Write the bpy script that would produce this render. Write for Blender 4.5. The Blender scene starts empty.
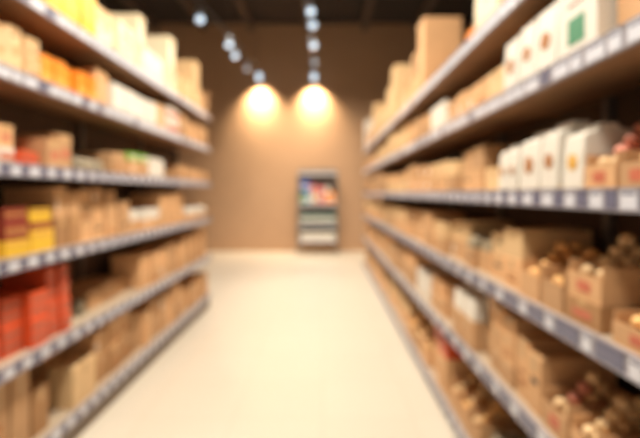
import bpy, bmesh, math, random
from mathutils import Vector, Matrix
random.seed(7)
C = bpy.context.scene.collection
PI = math.pi
F = 450.0; VX, VY = 323.0, 193.0; H = 1.5
WL, WR = 1.47, 0.81            # distance of the two shelf fronts from the camera line
WALL = 11.62; CEIL = 5.87
def dist(side, x):             # distance along the aisle of a column of the photograph on a rack's front
    return F*(WL+.045)/(VX-x) if side == 'L' else F*(WR+.045)/(x-VX)

# ---------------------------------------------------------------- materials
def mat(name, col, rough=.6, var=0.0, noise=0.0, nscale=8, metal=0, emit=None, estr=0, spec=.5, stretch=(1,1,1), bump=0):
    m = bpy.data.materials.new(name); m.use_nodes = True
    n = m.node_tree.nodes; l = m.node_tree.links; b = n['Principled BSDF']
    b.inputs['Roughness'].default_value = rough; b.inputs['Metallic'].default_value = metal
    b.inputs['Specular IOR Level'].default_value = spec
    b.inputs['Base Color'].default_value = (*col, 1)
    src = None
    if noise or var or bump:
        hsv = n.new('ShaderNodeHueSaturation'); hsv.inputs['Color'].default_value = (*col, 1)
        add = n.new('ShaderNodeMath'); add.operation = 'ADD'; add.inputs[0].default_value = 1.0
        if var:
            oi = n.new('ShaderNodeObjectInfo'); mr = n.new('ShaderNodeMapRange')
            mr.inputs['To Min'].default_value = 1-var; mr.inputs['To Max'].default_value = 1+var
            l.new(oi.outputs['Random'], mr.inputs['Value']); l.new(mr.outputs['Result'], add.inputs[0])
        tc = n.new('ShaderNodeTexCoord'); mp = n.new('ShaderNodeMapping'); mp.inputs['Scale'].default_value = stretch
        ns = n.new('ShaderNodeTexNoise'); ns.inputs['Scale'].default_value = nscale; ns.inputs['Detail'].default_value = 4
        l.new(tc.outputs['Object'], mp.inputs['Vector']); l.new(mp.outputs['Vector'], ns.inputs['Vector'])
        m2 = n.new('ShaderNodeMapRange'); m2.inputs['To Min'].default_value = -noise; m2.inputs['To Max'].default_value = noise
        l.new(ns.outputs['Fac'], m2.inputs['Value']); l.new(m2.outputs['Result'], add.inputs[1])
        l.new(add.outputs[0], hsv.inputs['Value']); l.new(hsv.outputs['Color'], b.inputs['Base Color'])
        if bump:
            bp = n.new('ShaderNodeBump'); bp.inputs['Strength'].default_value = bump; bp.inputs['Distance'].default_value = .01
            l.new(ns.outputs['Fac'], bp.inputs['Height']); l.new(bp.outputs['Normal'], b.inputs['Normal'])
    if emit:
        b.inputs['Emission Color'].default_value = (*emit, 1); b.inputs['Emission Strength'].default_value = estr
    return m
M = {}
def mk(k, *a, **kw): M[k] = mat(k, *a, **kw)
mk('kraft', (.60,.345,.165), .75, var=.24, noise=.10, nscale=14, bump=.1)
mk('kraft_dark', (.42,.22,.09), .78, var=.12, noise=.10, nscale=14)
mk('kraft_light', (.70,.47,.24), .7, var=.10, noise=.08, nscale=14)
mk('cream', (.78,.66,.45), .6, var=.06, noise=.05)
mk('white_paper', (.72,.67,.58), .6, var=.03, noise=.04, bump=.15)
mk('tape', (.50,.30,.13), .3)
mk('sticker', (.80,.74,.64), .5)
mk('yellow', (.80,.50,.04), .45, var=.05, noise=.04)
mk('orange', (.90,.27,.02), .45, var=.08, noise=.05)
mk('red', (.66,.085,.022), .45, var=.10, noise=.05)
mk('dark_red', (.24,.035,.018), .5, var=.1, noise=.05)
mk('print_brown', (.42,.17,.05), .6)
mk('print_green', (.06,.24,.12), .5)
mk('print_red', (.55,.15,.08), .5)
mk('print_grey', (.30,.12,.08), .5)
mk('print_gold', (.75,.42,.08), .5)
mk('green_leaf', (.20,.42,.06), .5, var=.1, noise=.15, nscale=20)
mk('grey_green', (.28,.23,.15), .5, var=.2, noise=.2, nscale=20)
mk('bun', (.88,.50,.18), .45, var=.15, noise=.25, nscale=9, bump=.2)
mk('potato', (.82,.56,.29), .55, var=.12, noise=.2, nscale=12, bump=.25)
mk('red_potato', (.66,.24,.16), .45, var=.18, noise=.2, nscale=12, bump=.2)
mk('stem', (.12,.07,.03), .8)
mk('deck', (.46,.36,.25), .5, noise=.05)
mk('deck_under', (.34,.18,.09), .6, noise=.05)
mk('rail', (.40,.38,.42), .35, metal=.3)
mk('tag_white', (.68,.69,.75), .35)
mk('tag_navy', (.15,.15,.22), .35)
mk('back_panel', (.10,.055,.03), .8, noise=.1)
mk('upright', (.18,.15,.13), .5, metal=.4)
mk('plinth', (.22,.17,.13), .6)
mk('steel', (.24,.23,.22), .35, metal=.6)
mk('track', (.10,.10,.11), .4)
mk('lamp_body', (.55,.60,.68), .35)
mk('lamp_glow', (.8,.88,1), .4, emit=(.66,.84,1.0), estr=1.25)
mk('lamp_dim', (.6,.68,.75), .4, emit=(.66,.84,1.0), estr=.35)
mk('lamp_warm', (1,.9,.7), .4, emit=(1,.86,.62), estr=9)
mk('aisle_fill_glow', (1,1,1), .4, emit=(1,.93,.82), estr=6)
mk('ceiling', (.035,.026,.022), .9, noise=.1)
mk('beam', (.12,.085,.065), .8, noise=.1)
mk('blue', (.03,.10,.42), .4); mk('sky', (.25,.45,.65), .4); mk('pink', (.65,.12,.14), .4)
mk('green', (.06,.28,.08), .4); mk('teal', (.10,.22,.17), .35); mk('dark', (.05,.035,.025), .6)

# wall: warm brown painted plaster with shallow speckle
mk('wall', (.48,.295,.175), .85, noise=.06, nscale=3, bump=.05)
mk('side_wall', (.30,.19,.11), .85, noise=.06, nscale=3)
def floor_mat():
    m = bpy.data.materials.new('floor_tile'); m.use_nodes = True
    n = m.node_tree.nodes; l = m.node_tree.links; b = n['Principled BSDF']
    tc = n.new('ShaderNodeTexCoord'); br = n.new('ShaderNodeTexBrick')
    br.offset = 0; br.inputs['Scale'].default_value = 1.0
    br.inputs['Brick Width'].default_value = .6; br.inputs['Row Height'].default_value = .6
    br.inputs['Mortar Size'].default_value = .004
    br.inputs['Color1'].default_value = (.70,.62,.50,1); br.inputs['Color2'].default_value = (.68,.60,.48,1)
    br.inputs['Mortar'].default_value = (.60,.53,.42,1)
    l.new(tc.outputs['Object'], br.inputs['Vector']); l.new(br.outputs['Color'], b.inputs['Base Color'])
    b.inputs['Roughness'].default_value = .32
    return m
M['floor'] = floor_mat()

# ---------------------------------------------------------------- mesh helpers
def box(bm, x0, x1, y0, y1, z0, z1, mi=0):
    v = [bm.verts.new((x, y, z)) for x in (x0, x1) for y in (y0, y1) for z in (z0, z1)]
    for q in ((0,1,3,2), (4,6,7,5), (0,4,5,1), (2,3,7,6), (0,2,6,4), (1,5,7,3)):
        f = bm.faces.new([v[i] for i in q]); f.material_index = mi
    return v
def cyl(bm, r0, r1, z0, z1, seg=14, mat4=None, mi=0):
    a = [bm.verts.new((r0*math.cos(2*PI*i/seg), r0*math.sin(2*PI*i/seg), z0)) for i in range(seg)]
    b = [bm.verts.new((r1*math.cos(2*PI*i/seg), r1*math.sin(2*PI*i/seg), z1)) for i in range(seg)]
    fs = [bm.faces.new(list(reversed(a))), bm.faces.new(b)]
    for i in range(seg):
        f = bm.faces.new((a[i], a[(i+1)%seg], b[(i+1)%seg], b[i])); f.smooth = True; fs.append(f)
    for f in fs: f.material_index = mi
    if mat4: bmesh.ops.transform(bm, matrix=mat4, verts=a+b)
def rings(bm, prof, close=True):      # prof: list of (w, d0, d1, z): stacked rectangles, width along y, x from d0 to d1
    L = []
    for w, d0, d1, z in prof:
        L.append([bm.verts.new((d1,-w/2,z)), bm.verts.new((d1,w/2,z)), bm.verts.new((d0,w/2,z)), bm.verts.new((d0,-w/2,z))])
    for a, b in zip(L, L[1:]):
        for i in range(4): bm.faces.new((a[i], a[(i+1)%4], b[(i+1)%4], b[i]))
    bm.faces.new(list(reversed(L[0]))); bm.faces.new(L[-1])
def obj(name, bm, m, parent=None, loc=None, bevel=0, kind=None):
    if bevel:
        bmesh.ops.bevel(bm, geom=list(bm.edges), offset=bevel, segments=2, affect='EDGES', profile=.6)
    bmesh.ops.recalc_face_normals(bm, faces=bm.faces)
    me = bpy.data.meshes.new(name); bm.to_mesh(me); bm.free()
    for k in (m if isinstance(m, (list, tuple)) else [m]): me.materials.append(M[k])
    o = bpy.data.objects.new(name, me); C.objects.link(o)
    if parent: o.parent = parent
    if loc: o.location = loc
    if kind: o['kind'] = kind
    return o
LABELS = {}
def tag(o, label, cat, group=None, share=False):
    for a, b_ in ((' beyond the ', ' past '), (', the ', ', '), ('medium ', ''), (' of the ', ' of '), ('stack ', ''), (' with ', ', ')):
        if len(label.split()) > 16: label = label.replace(a, b_)
    if not share:
        assert label not in LABELS, label
    nw = len(label.split()); assert 4 <= nw <= 16, (nw, label)
    LABELS[label] = 1
    o['label'] = label; o['category'] = cat
    if group: o['group'] = group
def thing(name, label, cat, loc=(0,0,0), rz=0, group=None, share=False):
    o = bpy.data.objects.new(name, None); C.objects.link(o); o.empty_display_size = .05
    o.location = loc; o.rotation_euler = (0,0,rz); tag(o, label, cat, group, share); return o
def bmn(): return bmesh.new()

# ---------------------------------------------------------------- setting
def struct(name, args, m):
    b = bmn(); box(b, *args); return obj(name, b, m, kind='structure')
struct('floor', (-5.5, 5.5, -3.5, WALL+.1, -.1, 0), 'floor')
struct('wall_back', (-5.5, 5.5, WALL, WALL+.15, 0, CEIL), 'wall')
struct('ceiling', (-5.65, 5.65, -3.5, WALL+.15, CEIL, CEIL+.1), 'ceiling')
struct('wall_left', (-5.65, -5.5, -3.5, WALL+.15, 0, CEIL), 'side_wall')
struct('wall_right', (5.5, 5.65, -3.5, WALL+.15, 0, CEIL), 'side_wall')
struct('baseboard_back', (-5.5, 5.5, WALL-.015, WALL, 0, .08), 'wall')
for i, x in enumerate((-4.3, -3.05, -1.85, -.4, 1.05, 2.4, 3.8)):
    struct('trim_%d' % (i+1), (x-.06, x+.06, -3.4, WALL-.01, CEIL-.2, CEIL), 'beam')
for i, y in enumerate((1.5, 5.0, 8.5)):
    struct('trim_%d' % (i+8), (-5.5, 5.5, y-.08, y+.08, CEIL-.34, CEIL-.2), 'beam')

# ---------------------------------------------------------------- shelving
DEPTH = .46
SH = {'L': [2.50, 2.09, 1.64, 1.185, .69, .195], 'R': [2.35, 1.95, 1.51, 1.07, .62, .105]}
SPAN = {'L': (1.2, 5.9), 'R': (.75, 9.15)}
def mk_mat_rot(side): return 0 if side == 'L' else PI
def rack(side, label):
    y0, y1 = SPAN[side]; xf = -WL if side == 'L' else WR
    s = 1 if side == 'L' else -1
    # local frame: x=0 at the shelf front, the shelf runs to x=-DEPTH; y along the aisle
    root = thing('shelving_unit', label, 'shelving', (xf, (y0+y1)/2, 0), mk_mat_rot(side), 'long grocery racks along the aisle')
    hl = (y1-y0)/2; top = SH[side][0]+.35
    b = bmn(); box(b, -DEPTH-.03, -DEPTH, -hl, hl, .02, top); obj('back_panel', b, 'back_panel', root)
    n = 5 if side == 'L' else 8
    for i in range(n):
        y = -hl+.03+(2*hl-.06)*i/(n-1)
        b = bmn(); box(b, -DEPTH, -DEPTH+.035, y-.02, y+.02, 0, top+.02); obj('upright', b, 'upright', root)
    for e in (-1, 1):
        b = bmn(); box(b, -DEPTH+.036, -.02, e*hl-.012*(e>0), e*hl+.012*(e<0), .0, SH[side][-1]-.045); obj('end_panel', b, 'plinth', root)
    b = bmn(); box(b, -.045, -.03, -hl+.013, hl-.013, 0, SH[side][-1]-.05); obj('kick_plate', b, 'plinth', root)
    tags = []
    for si, z in enumerate(SH[side]):
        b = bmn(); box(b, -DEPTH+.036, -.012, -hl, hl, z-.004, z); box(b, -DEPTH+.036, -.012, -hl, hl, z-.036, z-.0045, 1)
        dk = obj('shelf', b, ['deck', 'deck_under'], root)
        b = bmn(); box(b, -.0115, 0, -hl, hl, z-.062, z+.006); box(b, 0, .004, -hl, hl, z-.062, z-.057); box(b, 0, .004, -hl, hl, z+.001, z+.006)
        rl = obj('price_rail', b, 'rail', dk)
        rs = random.Random(si*7+(side == 'R'))
        y = -hl+.05
        while y < hl-.2:
            if side == 'R' and si in (3, 4):
                seq = ((.125, 1, .022), (.05, 0, .022))
            elif si in (0, 1):
                seq = ((.09, 0, .02), (.06, rs.random() < .35, .03))
            else:
                seq = ((.065, 0, .012), (.05, 1, .018))
            for w, mi, g in seq:
                w *= rs.uniform(.85, 1.15)
                # distance from the camera for ranking
                yy = (y0+y1)/2 + s*(y+w/2)
                tags.append((yy, dk, y, w, int(mi), z)); y += w+g
                if y > hl-.2: break
    vis = lambda t: t[0] > (2.02 if side == 'L' else 1.13) and abs((t[5]-1.5)/t[0])*F < 235
    tags.sort(key=lambda t: (not vis(t), t[0]))
    rest = bmn()
    for k, (yy, dk, y, w, mi, z) in enumerate(tags):
        if k < 100:
            b = bmn(); box(b, .0005, .003, y, y+w, z-.054, z-.003, 1 if mi else 0)
            if not mi: box(b, .003, .0034, y+.006, y+w-.006, z-.016, z-.008, 1)
            obj('price_tag', b, ['tag_white', 'tag_navy'], dk)
        else:
            box(rest, .0005, .003, y, y+w, z-.054, z-.003, 1 if mi else 0)
    obj('price_tags', rest, ['tag_white', 'tag_navy'], root, kind='stuff')
    return root
rack('L', 'long brown metal grocery rack with six shelves along the left of the aisle')
rack('R', 'longer metal grocery rack with six shelves along the right of the aisle')

# ---------------------------------------------------------------- products (local frame: front at x=0, depth to -x, width along y, base at z=0)
def kraft_box(root, w, d, h, style, m='kraft', far=False):
    b = bmn(); box(b, -d, 0, -w/2, w/2, 0, h); obj('carton', b, m, root, bevel=.004)
    if far: 
        b = bmn(); box(b, -d+.004, -.004, -.018, .018, h-.0005, h+.0008); box(b, -.0005, .001, -.018, .018, h*.72, h-.004); obj('tape', b, 'tape', root)
        return
    b = bmn(); box(b, -d+.004, -.004, -.022, .022, h-.0005, h+.0008); box(b, -.0005, .001, -.022, .022, h*.7, h-.004); obj('tape', b, 'tape', root)
    if style == 1:
        b = bmn(); box(b, -.0005, .0012, -w*.34, -w*.02-.025, h*.25, h*.62); obj('paper_label', b, 'sticker', root)
    if style == 2:
        b = bmn(); box(b, -.0005, .0012, -w*.3, w*.3, h*.22, h*.34); box(b, -.0005, .0012, -w*.2, w*.2, h*.42, h*.50); obj('printed_mark', b, 'print_brown', root)
    if style == 3:
        b = bmn(); box(b, -.0005, .0012, -w*.26, w*.26, h*.3, h*.58); obj('printed_mark', b, 'print_red', root)
    if style == 4:
        b = bmn(); box(b, -.0005, .0012, -.04 if w > .12 else -w*.25, .04 if w > .12 else w*.25, h*.5, h*.6); obj('hand_hole', b, 'dark', root)
def carton(root, w, d, h, m, bands):
    b = bmn(); box(b, -d, 0, -w/2, w/2, 0, h); obj('carton', b, m, root, bevel=.003)
    for (z0, z1, bm_) in bands:
        b = bmn(); box(b, -.0005, .0012, -w/2+.005, w/2-.005, h*z0, h*z1)
        obj('printed_band', b, bm_, root)
    b = bmn(); box(b, -d*.52, -d*.48, -w/2+.004, w/2-.004, h-.0005, h+.0006); obj('lid_seam', b, 'dark_red' if m != 'cream' else 'sticker', root)
def paper_bag(root, w, d, h, mark='print_brown', m='white_paper'):
    b = bmn()
    rings(b, [(w*.95, -d, 0, 0), (w, -d*1.0, .0, h*.08), (w, -d*.98, -d*.02, h*.55), (w*.98, -d*.93, -d*.05, h*.84), (w*.95, -d*.62, -d*.28, h*.93)])
    obj('bag', b, m, root, bevel=.006)
    b = bmn(); box(b, -d*.56, -d*.27, -w*.465, w*.465, h*.88, h); obj('folded_top', b, m, root, bevel=.003)
    if mark:
        b = bmn(); r = min(w*.23, h*.15)
        cyl(b, r, r, -.0005, .0015, 20, Matrix.Translation((-d*.005, 0, h*.43)) @ Matrix.Rotation(PI/2, 4, 'Y'))
        cyl(b, r*.55, r*.5, .0015, .003, 16, Matrix.Translation((-d*.005, 0, h*.43)) @ Matrix.Rotation(PI/2, 4, 'Y'))
        obj('round_emblem', b, mark, root)
def tray(root, w, d, h, mark=True, m='kraft'):
    t = .006; b = bmn()
    box(b, -d, 0, -w/2, w/2, 0, t)
    box(b, -t, 0, -w/2, w/2, t, h*.68); box(b, -d, -d+t, -w/2, w/2, t, h)
    box(b, -d+t, -t, -w/2, -w/2+t, t, h); box(b, -d+t, -t, w/2-t, w/2, t, h)
    obj('tray_body', b, m, root)
    b = bmn(); box(b, -d+t+.001, -t-.001, -w/2+t+.001, w/2-t-.001, h*.52-.004, h*.52); obj('tray_liner', b, 'kraft_dark', root)
    if mark:
        b = bmn(); box(b, -.0005, .0012, -w*.2, w*.2, h*.2, h*.5); obj('printed_mark', b, 'print_red', root)
def lump_mesh(name, r, squash, m, rnd, hasstem):
    b = bmn(); bmesh.ops.create_icosphere(b, subdivisions=3, radius=r)
    ph = [rnd.uniform(0, 6) for _ in range(3)]
    for v in b.verts:
        n = v.co.normalized()
        k = 1+.06*math.sin(3*n.x+ph[0])+.05*math.sin(4*n.y+ph[1])
        v.co = Vector((v.co.x*k, v.co.y*k*1.03, v.co.z*squash*(1+.03*math.sin(3*n.x+ph[2]))))
    for f in b.faces: f.smooth = True
    rm = max(math.hypot(v.co.x, v.co.y) for v in b.verts); zl = min(v.co.z for v in b.verts); zh = max(v.co.z for v in b.verts)
    for v in b.verts: v.co = Vector((v.co.x/rm, v.co.y/rm, ((v.co.z-zl)/(zh-zl)*2-1)*squash))
    me = bpy.data.meshes.new(name); b.to_mesh(me); b.free(); me.materials.append(M[m])
    return me
LM = {}
rl = random.Random(3)
for k, (sq, m) in {'bread_roll': (.68, 'bun'), 'potato': (.80, 'potato'), 'red_potato': (.82, 'red_potato')}.items():
    LM[k] = [lump_mesh(k, 1.0, sq, m, rl, False) for _ in range(4)]
COL = {'bread_roll': 'golden brown', 'potato': 'tan skinned', 'red_potato': 'reddish skinned'}
def heap(root, w, d, h, kinds, where, rr=.034, layers=3, base=.006):
    """round produce heaped in a tray: rows laid on a grid, the second layer in the hollows"""
    rnd = random.Random(hash(where) % 1000 if False else len(where)*13+int(w*1000))
    cnt = 0; zc = base
    lay = 0
    nx0 = max(1, int((d-.024)/(2.04*rr))); ny0 = max(1, int((w-.024)/(2.04*rr)))
    px = (d-.024)/nx0; py = (w-.024)/ny0
    z = base
    while lay < layers:
        of = lay % 2
        nx, ny = max(1, nx0-lay), max(1, ny0-lay)
        ox, oy = (nx0-nx)/2, (ny0-ny)/2
        if nx0-lay < 1: break
        for i in range(nx):
            for j in range(ny):
                if lay < 2 and 1 <= i < nx-1 and 1 <= j < ny-1: continue   # hidden under the pile
                kd = rnd.choice(kinds); s = rr*rnd.uniform(.92, 1.0)
                sq = {'bread_roll': .68, 'potato': .80, 'red_potato': .82}[kd]
                x = -.012-px*(i+.5+ox); y = -w/2+.012+py*(j+.5+oy)
                o = bpy.data.objects.new(kd, rnd.choice(LM[kd])); C.objects.link(o)
                zz = z+s*sq+.002
                o.location = root.matrix_world_local @ Vector((x, y, zz)) if False else wpos(root, (x, y, zz))
                o.scale = (s, s, s); o.rotation_euler = (0, 0, rnd.uniform(0, 6.2))
                lab = '%s %s heaped in the %s' % (COL[kd], {'bread_roll': 'bread roll', 'potato': 'potato', 'red_potato': 'potato'}[kd], where)
                tag(o, lab, 'bread' if kd == 'bread_roll' else 'potato', '%s heap in the %s' % (kd.replace('_', ' '), where), share=True)
                cnt += 1
        z += rr*1.25; lay += 1
def wpos(root, p):
    c, s = math.cos(root.rotation_euler.z), math.sin(root.rotation_euler.z)
    return (root.location.x+c*p[0]-s*p[1], root.location.y+s*p[0]+c*p[1], root.location.z+p[2])

NM = {'L': 'left', 'R': 'right'}
SN = ['top', 'second-highest', 'third-highest', 'third-lowest', 'second-lowest', 'bottom']
ORD = ['nearest','second','third','fourth','fifth','sixth','seventh','eighth','ninth','tenth','eleventh','twelfth','thirteenth','fourteenth','fifteenth','sixteenth','seventeenth','eighteenth','nineteenth','twentieth','twenty-first','twenty-second','twenty-third','twenty-fourth','twenty-fifth']
def lv(i, n):
    return '' if n == 1 else ('bottom of ' if i == 0 else 'top of ' if i == n-1 else 'middle of ' if n == 3 else ('second-lowest of ' if i == 1 else 'second-highest of '))

def shelf_fill(side, si, entries):
    """entries near to far: (xa, xb, [levels bottom to top], {opts}); a level is (kind, height[, mat/option])"""
    z0 = SH[side][si]; xf = -WL if side == 'L' else WR; s = 1 if side == 'L' else -1
    where = "%s rack's %s shelf" % (NM[side], SN[si])
    # expand runs
    out = []
    rnd = random.Random(si*31+(5 if side == 'R' else 0))
    for e in entries:
        xa, xb, levels = e[0], e[1], e[2]; op = e[3] if len(e) > 3 else {}
        ya, yb = sorted((dist(side, xa), dist(side, xb)))
        yb = min(yb, SPAN[side][1]-.02); ya = max(ya, SPAN[side][0]+.01)
        n = op.get('n', 1)
        for k in range(n):
            out.append((ya+(yb-ya)*k/n, ya+(yb-ya)*(k+1)/n, levels, op))
    out.sort(key=lambda t: t[0])
    lm = None; cnt = 0; lmc = {}
    for (ya, yb, levels, op) in out:
        w = yb-ya-.012; yc = (ya+yb)/2
        far = yc > 4.6
        if op.get('lm'):
            lm_here = op['lm']; lmc[lm_here] = lmc.get(lm_here, 0)+1
            lm = lm_here; cnt = 0
            pos = '%s of the %s' % (ORD[lmc[lm_here]-1], lm_here) if op.get('many', True) else 'the %s' % lm_here
            own = True
            if len(levels) > 1: pos = '%s stack with %s' % (ORD[lmc[lm_here]-1], lm_here) if op.get('many', True) else 'stack with the %s' % lm_here
        else:
            cnt += 1; own = False
            pos = "%s stack %s" % ((['first']+ORD[1:])[cnt-1], 'beyond the '+lm if lm else 'from the near end')
        jit = op.get('jit', .05)
        z = z0+.0005; set0 = op.get('set', .03)+rnd.uniform(0, jit)
        d = op.get('d', rnd.uniform(.26, .33)); d = min(d, DEPTH-.05-set0)
        room = 9 if si == 0 else SH[side][si-1]-SH[side][si]-.075
        fit = min(1, room/(1.10*sum(L[1] for L in levels)))
        for li, L in enumerate(levels):
            kind, h = L[0], L[1]*fit*(rnd.uniform(.82, 1.10) if not op.get('lm') else 1)
            ww = w*(1-.03*li); sb = set0+.006*li+(L[3] if len(L) > 3 else 0)
            loc = (xf-s*sb, yc, z); rz = mk_mat_rot(side)+(rnd.uniform(-.02, .02) if ww < .35 and w > .08 else 0)
            dd = min(d-.01*li, DEPTH-.045-sb)
            P = lv(li, len(levels))+pos
            size = 'flat' if h < .45*min(ww, dd) else 'tall' if h > 1.35*ww else 'small' if ww*h < .02 else 'large' if ww*h > .07 else 'medium'
            tail = ', %s, %s' % (P, where)
            g = lambda t: '%s on the %s' % (t, where)
            if kind in ('k', 'kd', 'kl', 'c'):
                m = {'k': 'kraft', 'kd': 'kraft_dark', 'kl': 'kraft_light', 'c': 'cream'}[kind]
                nm = {'k': 'kraft', 'kd': 'dark kraft', 'kl': 'pale kraft', 'c': 'cream'}[kind]
                r = thing('cardboard_box', '%s %s box%s' % (size, nm, tail), 'box', loc, rz, g('cardboard boxes'))
                kraft_box(r, ww, dd, h, rnd.choice((0, 0, 1, 2, 4, 0)) if len(L) < 3 or L[2] is None else L[2], m, far)
            elif kind in ('yellow', 'orange', 'red', 'dark_red', 'white', 'green'):
                mm = {'white': 'white_paper', 'green': 'green_leaf'}.get(kind, kind); nm = kind.replace('_', ' ')
                bands = {'yellow': [(.70, .88, 'print_gold')], 'orange': [(.2, .42, 'print_gold')], 'red': [(.26, .38, 'print_grey'), (.64, .76, 'print_grey')],
                         'dark_red': [(.3, .6, 'print_brown')], 'white': [(.2, .5, 'sticker')], 'green': [(.3, .6, 'sticker')]}[kind]
                if len(L) > 2 and L[2] == 'redband': bands = [(.25, .65, 'print_red')]
                r = thing('carton', '%s %s carton%s' % (size, nm, tail), 'carton', loc, rz, g('%s cartons' % nm))
                carton(r, ww, dd, h, mm, bands)
            elif kind == 'greenlabel':
                r = thing('carton', 'large white carton with a green square panel' + tail.replace(', the white carton', ''), 'carton', loc, rz)
                b = bmn(); box(b, -dd, 0, -ww/2, ww/2, 0, h); obj('carton', b, 'white_paper', r, bevel=.004)
                b = bmn(); box(b, -.0005, .0015, -ww*.20, ww*.22, h*.16, h*.46); o = obj('green_panel', b, 'print_green', r); o['label'] = 'green printed panel'
                b = bmn(); box(b, -.0005, .0015, -ww*.20, ww*.22, h*.60, h*.63); obj('printed_line', b, 'print_grey', r)
            elif kind == 'bag':
                mk_ = L[2] if len(L) > 2 else 'print_brown'
                r = thing('paper_bag', 'white paper bag%s%s' % ('' if not mk_ else ' with brown emblem' if mk_ == 'print_brown' else ' with gold emblem' if mk_ == 'print_gold' else ' with red emblem', tail), 'bag', loc, rz, g('white paper bags'))
                paper_bag(r, ww, min(dd, .22), h, mk_)
            elif kind == 'packet':
                r = thing('packet', 'low grey brown packet%s' % tail, 'packet', loc, rz, g('grey brown packets'))
                b = bmn(); rings(b, [(ww*.9, -dd, 0, 0), (ww, -dd*.98, -.002, h*.5), (ww*.9, -dd*.9, -dd*.08, h*.92), (ww*.6, -dd*.7, -dd*.3, h)])
                obj('pouch', b, 'grey_green', r, bevel=.006)
                b = bmn(); box(b, -dd*.6, -dd*.4, -ww*.46, -ww*.28, h*.9, h*.99); obj('seal', b, 'sticker', r)
            elif kind == 'tray':
                kinds = L[2]; rr = op.get('rr', .034)
                r = thing('produce_tray', 'open kraft tray of round produce%s' % tail, 'tray', loc, rz, g('open trays'))
                r.rotation_euler.z = mk_mat_rot(side)
                tray(r, ww, dd, h, op.get('mark', True))
                heap(r, ww, dd, h, kinds, 'tray, %s, %s' % (P, where) if len(('tan skinned bread roll heaped in the tray, %s, %s' % (P, where)).split()) <= 16 else '%s, %s' % (P, where), rr, op.get('layers', 4), base=h*.52)
            z += h+.001
T = ('potato', 'bread_roll'); RP = ('red_potato', 'red_potato', 'red_potato', 'red_potato', 'potato'); BR = ('bread_roll',)

# ---- left rack
shelf_fill('L', 0, [
 (30,64,[('yellow',.17),('orange',.15)],{'lm':'yellow cartons','n':2}), (64,97,[('yellow',.16),('yellow',.14)],{'lm':'yellow cartons','n':2}),
 (99,118,[('c',.17),('kl',.14)]), (119,136,[('c',.17),('c',.13)]), (137,144,[('c',.28),('c',.27)],{'jit':0,'d':.32}),
 (145,167,[('white',.14),('white',.13)],{'lm':'white cartons','n':2}), (168,174,[('c',.30),('c',.29)],{'jit':0,'d':.32}),
 (175,192,[('kl',.14),('kl',.13)],{'n':2}), (193,198.5,[('kl',.29),('kl',.28)],{'jit':0,'d':.32}), (199,206,[('kl',.13),('k',.12)],{'n':2}), (207,211,[('k',.32)],{'n':1,'jit':0})])
shelf_fill('L', 1, [
 (-18,12,[('kl',.10),('kl',.10)]), (13,42,[('kl',.14),('kl',.11)],{'n':2}),
 (43,97,[('orange',.17)],{'lm':'orange cartons','n':5,'set':.04}), (98,111,[('k',.24)]),
 (113,156,[('white',.21)],{'lm':'white cartons','n':4}), (157,167,[('k',.25)]),
 (168,180,[('white',.14,'redband'),('white',.13,'redband')],{'lm':'red-banded cartons','n':2}),
 (181,211,[('k',.14),('k',.10)],{'n':5})])
shelf_fill('L', 2, [
 (-20,16,[('white',.09,'redband'),('k',.10,3)],{'n':2}), (18,44,[('red',.075)],{'lm':'low red cartons','n':2,'set':.03}),
 (46,74,[('k',.19,3)],{'n':2}), (76,108,[('packet',.09)],{'lm':'grey packets','n':4}),
 (110,130,[('k',.18)],{'n':2}), (131,147,[('k',.12),('green',.06)],{'lm':'green-topped boxes','n':2}),
 (148,166,[('white',.17)],{'lm':'white cartons','n':2}), (168,181,[('kd',.09)],{'n':2}), (182,211,[('k',.15)],{'n':5})])
shelf_fill('L', 3, [
 (-25,31,[('yellow',.08),('dark_red',.10),('dark_red',.06)],{'lm':'dark red cartons','n':2}),
 (33,57,[('yellow',.115),('dark_red',.04),('yellow',.075)],{'lm':'yellow cartons','n':1}),
 (58,84,[('kd',.17),('k',.16)],{'n':2}), (85,120,[('k',.125),('k',.12),('k',.11)],{'n':3}), (121,132,[('k',.13),('k',.12)]),
 (133,159,[('k',.085),('white',.09)],{'lm':'white-topped boxes','n':3}), (161,185,[('k',.16),('k',.15)],{'n':3}),
 (187,210,[('k',.07),('bag',.08,None)],{'lm':'low white bags','n':3})])
shelf_fill('L', 4, [
 (-25,7,[('red',.11)],{'lm':'low red carton','n':1,'many':False}), (9,48,[('red',.145),('red',.14)],{'lm':'red cartons','n':2,'d':.33}),
 (50,71,[('red',.10),('red',.10),('red',.10),('red',.09)],{'lm':'tall red stacks','n':2}),
 (75,99,[('packet',.10)],{'lm':'grey packets','n':3,'set':.10}), (102,141,[('k',.07),('k',.06)],{'n':3,'set':.12}),
 (143,160,[('k',.15),('k',.14)],{'n':2}), (161,190,[('k',.155),('k',.15)],{'n':4}), (191,211,[('k',.17),('k',.17)],{'n':4})])
shelf_fill('L', 5, [
 (-10,33,[('k',.38)],{'n':2}), (35,53,[('kd',.26)]), (71,95,[('kl',.245,0)],{'set':.035,'d':.15,'jit':0}), (72,90,[('kd',.33,0)],{'set':.21,'d':.19,'jit':0}),
 (97,135,[('kd',.20),('k',.20)],{'n':3}), (137,150,[('k',.28)],{'n':2}), (153,180,[('k',.19),('k',.17)],{'n':4}), (182,196,[('k',.25)],{'n':2}), (197,211,[('k',.15),('k',.14)],{'n':3})])
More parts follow.
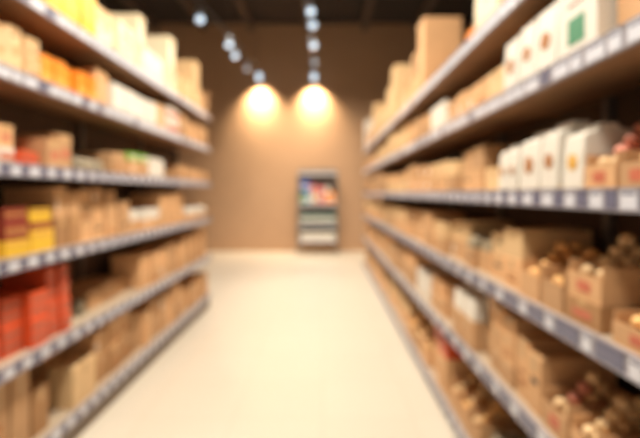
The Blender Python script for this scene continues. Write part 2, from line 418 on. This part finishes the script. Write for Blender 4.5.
# ---- right rack
shelf_fill('R', 0, [
 (540,500,[('c',.2),('c',.18)],{'n':2}), (500,476,[('c',.20),('c',.18)],{'n':1}), (474,462,[('orange',.12)],{'lm':'orange carton','many':False}),
 (461,445,[('kl',.08)],{'n':1,'set':.1}), (444,423,[('k',.10)],{'n':2,'set':.12}), (422,416.5,[('k',.62,0)],{'set':.06,'jit':0,'d':.33}), (415.5,411,[('kl',.27),('k',.25)]), (410.5,397,[('kl',.18),('k',.16)],{'n':3}), (396,392,[('kl',.35),('kl',.32)],{'jit':0,'d':.33}),
 (391,387,[('kl',.27),('kl',.24)],{'n':1}), (386.5,376.4,[('kl',.19),('kl',.16)],{'n':3}), (376,373.5,[('kl',.34),('kl',.32)],{'jit':0,'d':.33}), (373,367.2,[('k',.16),('k',.14)],{'n':3}), (367,364,[('white',.30),('white',.28)],{'lm':'white cartons','n':1,'jit':0})])
shelf_fill('R', 1, [
 (720,650,[('k',.26)]), (648,606,[('k',.26,0)]), (603,561,[('greenlabel',.33)],{'lm':'white carton','many':False,'set':.03,'jit':0}),
 (559,538,[('bag',.31)],{'lm':'emblem bags','jit':.005}), (537,521,[('bag',.30)],{'lm':'emblem bags','jit':.005}), (520,505,[('bag',.28)],{'lm':'emblem bags','jit':.005}),
 (503,486,[('kl',.17)]), (485,445,[('k',.17)],{'n':4}), (444,430,[('white',.21)],{'lm':'small white carton','many':False}),
 (428,406,[('k',.13),('k',.11)],{'n':3}), (405,377,[('kl',.16),('kl',.12)],{'n':4}), (376,364,[('k',.19,3)],{'n':3})])
shelf_fill('R', 2, [
 (662,624,[('tray',.11,RP)],{'lm':'potato trays','rr':.033,'jit':0}), (622,588,[('tray',.11,RP)],{'lm':'potato trays','rr':.028,'jit':0}),
 (586,564,[('bag',.22,'print_gold')],{'lm':'white bags','jit':.01}), (562,543,[('bag',.25)],{'lm':'white bags','jit':.01}), (542,521,[('bag',.24)],{'lm':'white bags','jit':.01}), (519,501,[('bag',.21)],{'lm':'white bags','jit':.01,'n':2}),
 (499,481,[('kl',.14)]), (479,458,[('k',.125),('k',.115)],{'n':2}), (457,431,[('k',.12),('kl',.10)],{'n':3}),
 (430,405,[('k',.13),('k',.12)],{'n':4}), (404,385,[('kl',.13),('k',.10)],{'n':4}), (384,364,[('k',.14),('k',.12)],{'n':5})])
shelf_fill('R', 3, [
 (690,616,[('tray',.09,BR)],{'lm':'bread trays','rr':.029,'jit':0,'n':1}), (606,569,[('kd',.085,3),('tray',.115,('potato',))],{'lm':'bread trays','rr':.028,'jit':0}),
 (567,545,[('tray',.15,BR)],{'lm':'bread trays','rr':.029,'mark':False,'jit':0}), (543,523,[('tray',.15,BR)],{'lm':'bread trays','rr':.029,'mark':False,'jit':0}),
 (521,486,[('k',.125),('kl',.13)],{'n':2}), (484,466,[('k',.11),('packet',.07)],{'lm':'packet-topped boxes','n':2}),
 (465,432,[('k',.12),('kl',.12)],{'n':4}), (431,405,[('k',.13),('k',.14)],{'n':4}), (404,364,[('k',.14),('kl',.13)],{'n':7})])
shelf_fill('R', 4, [
 (650,604,[('tray',.13,('potato',))],{'lm':'potato trays','rr':.028,'n':1,'jit':0}), (602,574,[('tray',.13,('potato',))],{'lm':'potato trays','rr':.028,'jit':0}), (572,546,[('tray',.14,('red_potato','potato'))],{'lm':'potato trays','rr':.029,'jit':0}),
 (544,517,[('k',.27)],{'n':2}), (515,480,[('k',.13),('k',.13),('k',.12)],{'n':3}), (478,456,[('k',.16),('bag',.14,None)],{'lm':'white bags','n':2,'set':.02,'jit':0}),
 (454,430,[('k',.14),('k',.12)],{'n':3}), (429,416,[('white',.2)],{'lm':'small white cartons','n':2}), (415,364,[('k',.16),('k',.14)],{'n':10})])
shelf_fill('R', 5, [
 (600,545,[('k',.16)],{'n':2}), (543,510,[('tray',.10,BR)],{'lm':'bread trays','rr':.028,'n':2,'jit':0}), (508,484,[('packet',.13)],{'lm':'grey packets','n':3}),
 (482,450,[('tray',.14,T)],{'lm':'produce trays','rr':.029,'n':3,'jit':0,'mark':False}), (448,431,[('k',.25),('red',.11)],{'lm':'red-topped boxes','n':2}),
 (430,408,[('tray',.15,T)],{'lm':'far trays','rr':.033,'n':3,'jit':0,'mark':False}), (407,385,[('k',.14),('kl',.12)],{'n':5}), (384,364,[('k',.15),('k',.13)],{'n':7})])

# ---------------------------------------------------------------- display rack at the back wall
DX0, DX1, DY0, DY1 = -.60, .34, 10.98, 11.36
r = thing('display_rack', 'grey metal display rack with coloured goods against the brown back wall', 'rack', ((DX0+DX1)/2, (DY0+DY1)/2, 0))
hw, hd = (DX1-DX0)/2, (DY1-DY0)/2
for sx in (-1, 1):
    for sy in (-1, 1):
        b = bmn(); box(b, sx*hw-.018, sx*hw+.018, sy*hd-.018, sy*hd+.018, 0, 2.02); obj('post', b, 'steel', r, bevel=.003)
for z in (.33, .72, 1.24, 1.98):
    b = bmn(); box(b, -hw+.019, hw-.019, -hd+.019, hd-.019, z-.02, z); sh = obj('shelf', b, 'steel', r)
    b = bmn(); box(b, -hw+.02, hw-.02, -hd-.018, -hd+.015, z-.03, z+.012); obj('shelf_lip', b, 'tag_white', sh)
b = bmn(); box(b, -hw+.02, hw-.02, hd-.018, hd-.008, .35, 1.95); obj('back_panel', b, 'upright', r)
b = bmn(); box(b, -hw+.02, hw-.02, -hd-.012, -hd+.01, 2.0, 2.08); obj('header_panel', b, 'steel', r)
def small(x0, x1, z, h, m, lab, bottle=False):
    yc = DY0+.06; cx = (x0+x1)/2; w = x1-x0-.008
    if bottle:
        o = thing('bottle', lab, 'bottle', (cx, yc+.06, z+.001), 0, 'bottles on the display rack', True)
        b = bmn(); cyl(b, w*.48, w*.48, 0, h*.68, 14); cyl(b, w*.48, w*.18, h*.68, h*.82, 14); obj('glass_body', b, m, o)
        b = bmn(); cyl(b, w*.2, w*.2, h*.82, h, 12); obj('cap', b, 'tag_white', o)
        b = bmn(); cyl(b, w*.485, w*.485, h*.2, h*.5, 14); obj('paper_label', b, 'sticker', o)
    else:
        o = thing('carton', lab, 'carton', (cx, yc, z+.001), 0, 'cartons on the display rack')
        b = bmn(); box(b, -w/2, w/2, 0, .18, 0, h); obj('carton', b, m, o, bevel=.003)
        b = bmn(); box(b, -w*.35, w*.35, -.0012, .0005, h*.35, h*.6); obj('printed_band', b, 'sticker', o)
U = 'on display rack\'s upper shelf'
for x0, x1, z, h, m, lab in [
 (-.55,-.42,1.24,.28,'green','green carton at the left, under a blue carton, '+U), (-.55,-.33,1.521,.30,'blue','blue carton at the left end, '+U),
 (-.41,-.30,1.24,.28,'sky','pale blue carton beside the green carton, '+U), (-.32,-.14,1.521,.18,'pink','pink carton right of the blue carton, '+U),
 (-.29,-.14,1.24,.28,'kraft_light','tan carton under the pink carton, '+U), (-.12,.02,1.24,.42,'pink','tall pink carton at the middle, '+U),
 (.03,.16,1.24,.26,'orange','orange carton right of the middle, '+U), (.17,.30,1.24,.30,'orange','orange carton at the right end, '+U),
 (.04,.16,1.501,.16,'white_paper','white carton stacked on an orange carton, '+U)]:
    small(x0, x1, z, h, m, lab)
for k in range(11):
    small(-.55+k*.078, -.55+(k+1)*.078, .72, .33, 'teal', 'dark green bottle in the row on the display rack\'s middle shelf', True)
for k in range(4):
    small(-.55+k*.215, -.55+(k+1)*.215, .33, .20, 'white_paper' , '%s white carton from the left on the display rack\'s lowest shelf' % ['first', 'second', 'third', 'fourth'][k])

# ---------------------------------------------------------------- lamps
def P3(px, py, d): return Vector(((px-VX)/F*d, d, H-(py-VY)/F*d))
def at_height(px, py, z):
    d = F*(z-H)/(VY-py); return P3(px, py, d)
ZL = 4.40
def spotlamp(p, target, name_label, warm, watts, ang, blend=.6, dl=.07, glow=None, topz=None):
    root = thing('track_spotlight', name_label, 'lamp', (p.x, p.y, topz), 0, 'track spotlights')
    q = p - Vector((p.x, p.y, topz)); dirv = (target-p).normalized()
    rot = dirv.to_track_quat('-Z', 'Y').to_matrix().to_4x4()
    b = bmn(); cyl(b, .012, .012, q.z+.05, 0, 10); obj('stem', b, 'track', root)
    b = bmn(); cyl(b, .05, .058, -.02, .13, 18, Matrix.Translation(q) @ rot); obj('lamp_head', b, 'lamp_body', root)
    b = bmn(); cyl(b, .062, .061, -dl, -.02+(.12 if dl > .07 else 0), 18, Matrix.Translation(q) @ rot); obj('diffuser', b, glow or ('lamp_warm' if warm else 'lamp_glow'), root)
    L = bpy.data.lights.new('spot', 'SPOT'); L.energy = watts; L.spot_size = math.radians(ang); L.spot_blend = blend; L.shadow_soft_size = .05
    L.color = (1, .80, .52) if warm else (1, .92, .80)
    lo = bpy.data.objects.new('bulb', L); C.objects.link(lo); lo.parent = root
    lo.matrix_local = Matrix.Translation(q+dirv*.09) @ rot
    return root
TZ = 4.62
Ls = [(200,17), (229,43), (235,54), (247,67)]
Rs = [(310,9), (312,23), (313,44), (314,61)]
for k, (x, y) in enumerate(Ls):
    p = at_height(x, y, ZL)
    spotlamp(p, Vector((-WL-.1, p.y-.6, 1.0)), ['nearest','second nearest','third nearest','fourth nearest'][k]+' cool white spotlight on the left ceiling track', False, 120, 85, topz=TZ, glow='lamp_dim' if k == 3 else 'lamp_glow')
for k, (x, y) in enumerate(Rs):
    p = at_height(x, y, ZL)
    spotlamp(p, Vector((WR+.1, p.y-.6, 1.0)), ['nearest','second nearest','third nearest','fourth nearest'][k]+' cool white spotlight on the right ceiling track', False, 120, 85, topz=TZ, glow='lamp_dim' if k == 3 else 'lamp_glow')
for (x, nm) in ((259, 'left'), (314, 'right')):
    p = at_height(x, 77, ZL)
    spotlamp(p, Vector((p.x, WALL, ZL-.75)), 'spotlight at the far end of the %s ceiling track washing the wall' % nm, True, 400, 110, 1, dl=.08, topz=TZ, glow='lamp_glow')
def track(a, b_, label):
    root = thing('light_track', label, 'track', (0,0,0), 0, 'ceiling light tracks')
    v = (b_-a); L = v.length; ang = math.atan2(v.x, v.y)
    bm = bmn(); box(bm, -.02, .02, 0, L, 0, .035)
    bmesh.ops.transform(bm, matrix=Matrix.Translation(a) @ Matrix.Rotation(-ang, 4, 'Z'), verts=bm.verts)
    obj('track_bar', bm, 'track', root)
    for t in (.05, .5, .95):
        p = a+v*t; bm = bmn(); cyl(bm, .006, .006, .035, CEIL-TZ, 8, Matrix.Translation((p.x, p.y, TZ))); obj('hanger_rod', bm, 'track', root)
def tr(a, b_, label):
    A = at_height(*a, ZL); B = at_height(*b_, ZL); v = (B-A)
    A2 = A-v*.25; B2 = B+v*.02; A2.z = B2.z = TZ
    track(A2, B2, label)
tr((200,17), (259,77), 'dark track slanting under the ceiling carrying the left row of spotlights')
tr((309,7), (314,77), 'dark track straight over the aisle carrying the right row of spotlights')
for x, nm in ((-1.1, 'left'), (.6, 'right')):  # two added fill lights, out of view, to brighten the back wall
    root = thing('wall_fill_light', 'added unseen fill light %s of the aisle centre, aimed at the back wall' % nm, 'lamp', (x, 7.6, CEIL), 0, 'added wall fill lights')
    dirv = (Vector((x*.9, WALL, .6))-Vector((x, 7.6, CEIL-.3))).normalized(); rot = dirv.to_track_quat('-Z', 'Y').to_matrix().to_4x4()
    b = bmn(); cyl(b, .10, .10, 0, .16, 20, Matrix.Translation((0, 0, -.27)) @ rot); obj('lamp_head', b, 'lamp_body', root)
    b = bmn(); cyl(b, .085, .085, -.012, -.0005, 20, Matrix.Translation((0, 0, -.27)) @ rot); obj('lens', b, 'lamp_warm', root)
    b = bmn(); cyl(b, .02, .02, -.18, 0, 10); obj('stem', b, 'track', root)
    L = bpy.data.lights.new('spot', 'SPOT'); L.energy = 600; L.spot_size = math.radians(62); L.spot_blend = 1; L.shadow_soft_size = .08; L.color = (1, .87, .70)
    lo = bpy.data.objects.new('bulb', L); C.objects.link(lo); lo.parent = root; lo.matrix_local = Matrix.Translation(Vector((0, 0, -.27))+dirv*.05) @ rot
# added fill lights shaped as linear pendants, out of view, brighten the near aisle
for k, y in enumerate((.2, 1.8, 3.4, 5.0)):
    root = thing('aisle_fill_light', ['rearmost','second','third','farthest'][k]+' added unseen fill light hanging over the aisle centre above the camera', 'lamp', (-.33, y, CEIL), 0, 'added aisle fill lights')
    b = bmn(); box(b, -.16, .16, -.7, .7, -1.75, -1.68); obj('lamp_housing', b, 'lamp_body', root)
    b = bmn(); box(b, -.14, .14, -.68, .68, -1.757, -1.7501); obj('diffuser', b, 'aisle_fill_glow', root)
    for sy in (-1, 1):
        b = bmn(); cyl(b, .004, .004, -1.68, 0, 8, Matrix.Translation((0, sy*.6, 0))); obj('cable', b, 'track', root)
    L = bpy.data.lights.new('panel', 'AREA'); L.shape = 'RECTANGLE'; L.size = .5; L.size_y = 1.4; L.energy = 60; L.color = (1, .92, .80)
    lo = bpy.data.objects.new('bulb', L); C.objects.link(lo); lo.parent = root; lo.location = (0, 0, -1.78)

w = bpy.data.worlds.new('store'); bpy.context.scene.world = w; w.use_nodes = True
w.node_tree.nodes['Background'].inputs['Color'].default_value = (1, .86, .70, 1)
w.node_tree.nodes['Background'].inputs['Strength'].default_value = .30

# ---------------------------------------------------------------- camera
cam = bpy.data.cameras.new('camera'); co = bpy.data.objects.new('camera', cam); C.objects.link(co)
co.location = (0, 0, H); co.rotation_euler = (PI/2, 0, 0)
cam.sensor_width = 36; cam.lens = 36*F/640
cam.shift_x = -(VX-320)/640; cam.shift_y = -(219-VY)/640
cam.dof.use_dof = True; cam.dof.focus_distance = .35
ap = .0094/(1/.35-.2)*2.6      # lens opening in metres
cam.dof.aperture_fstop = (cam.lens/1000)/ap
sc = bpy.context.scene; sc.camera = co
sc.view_settings.view_transform = 'Standard'; sc.view_settings.look = 'None'; sc.view_settings.gamma = 1
sc.view_settings.use_curve_mapping = False; sc.view_settings.exposure = .3
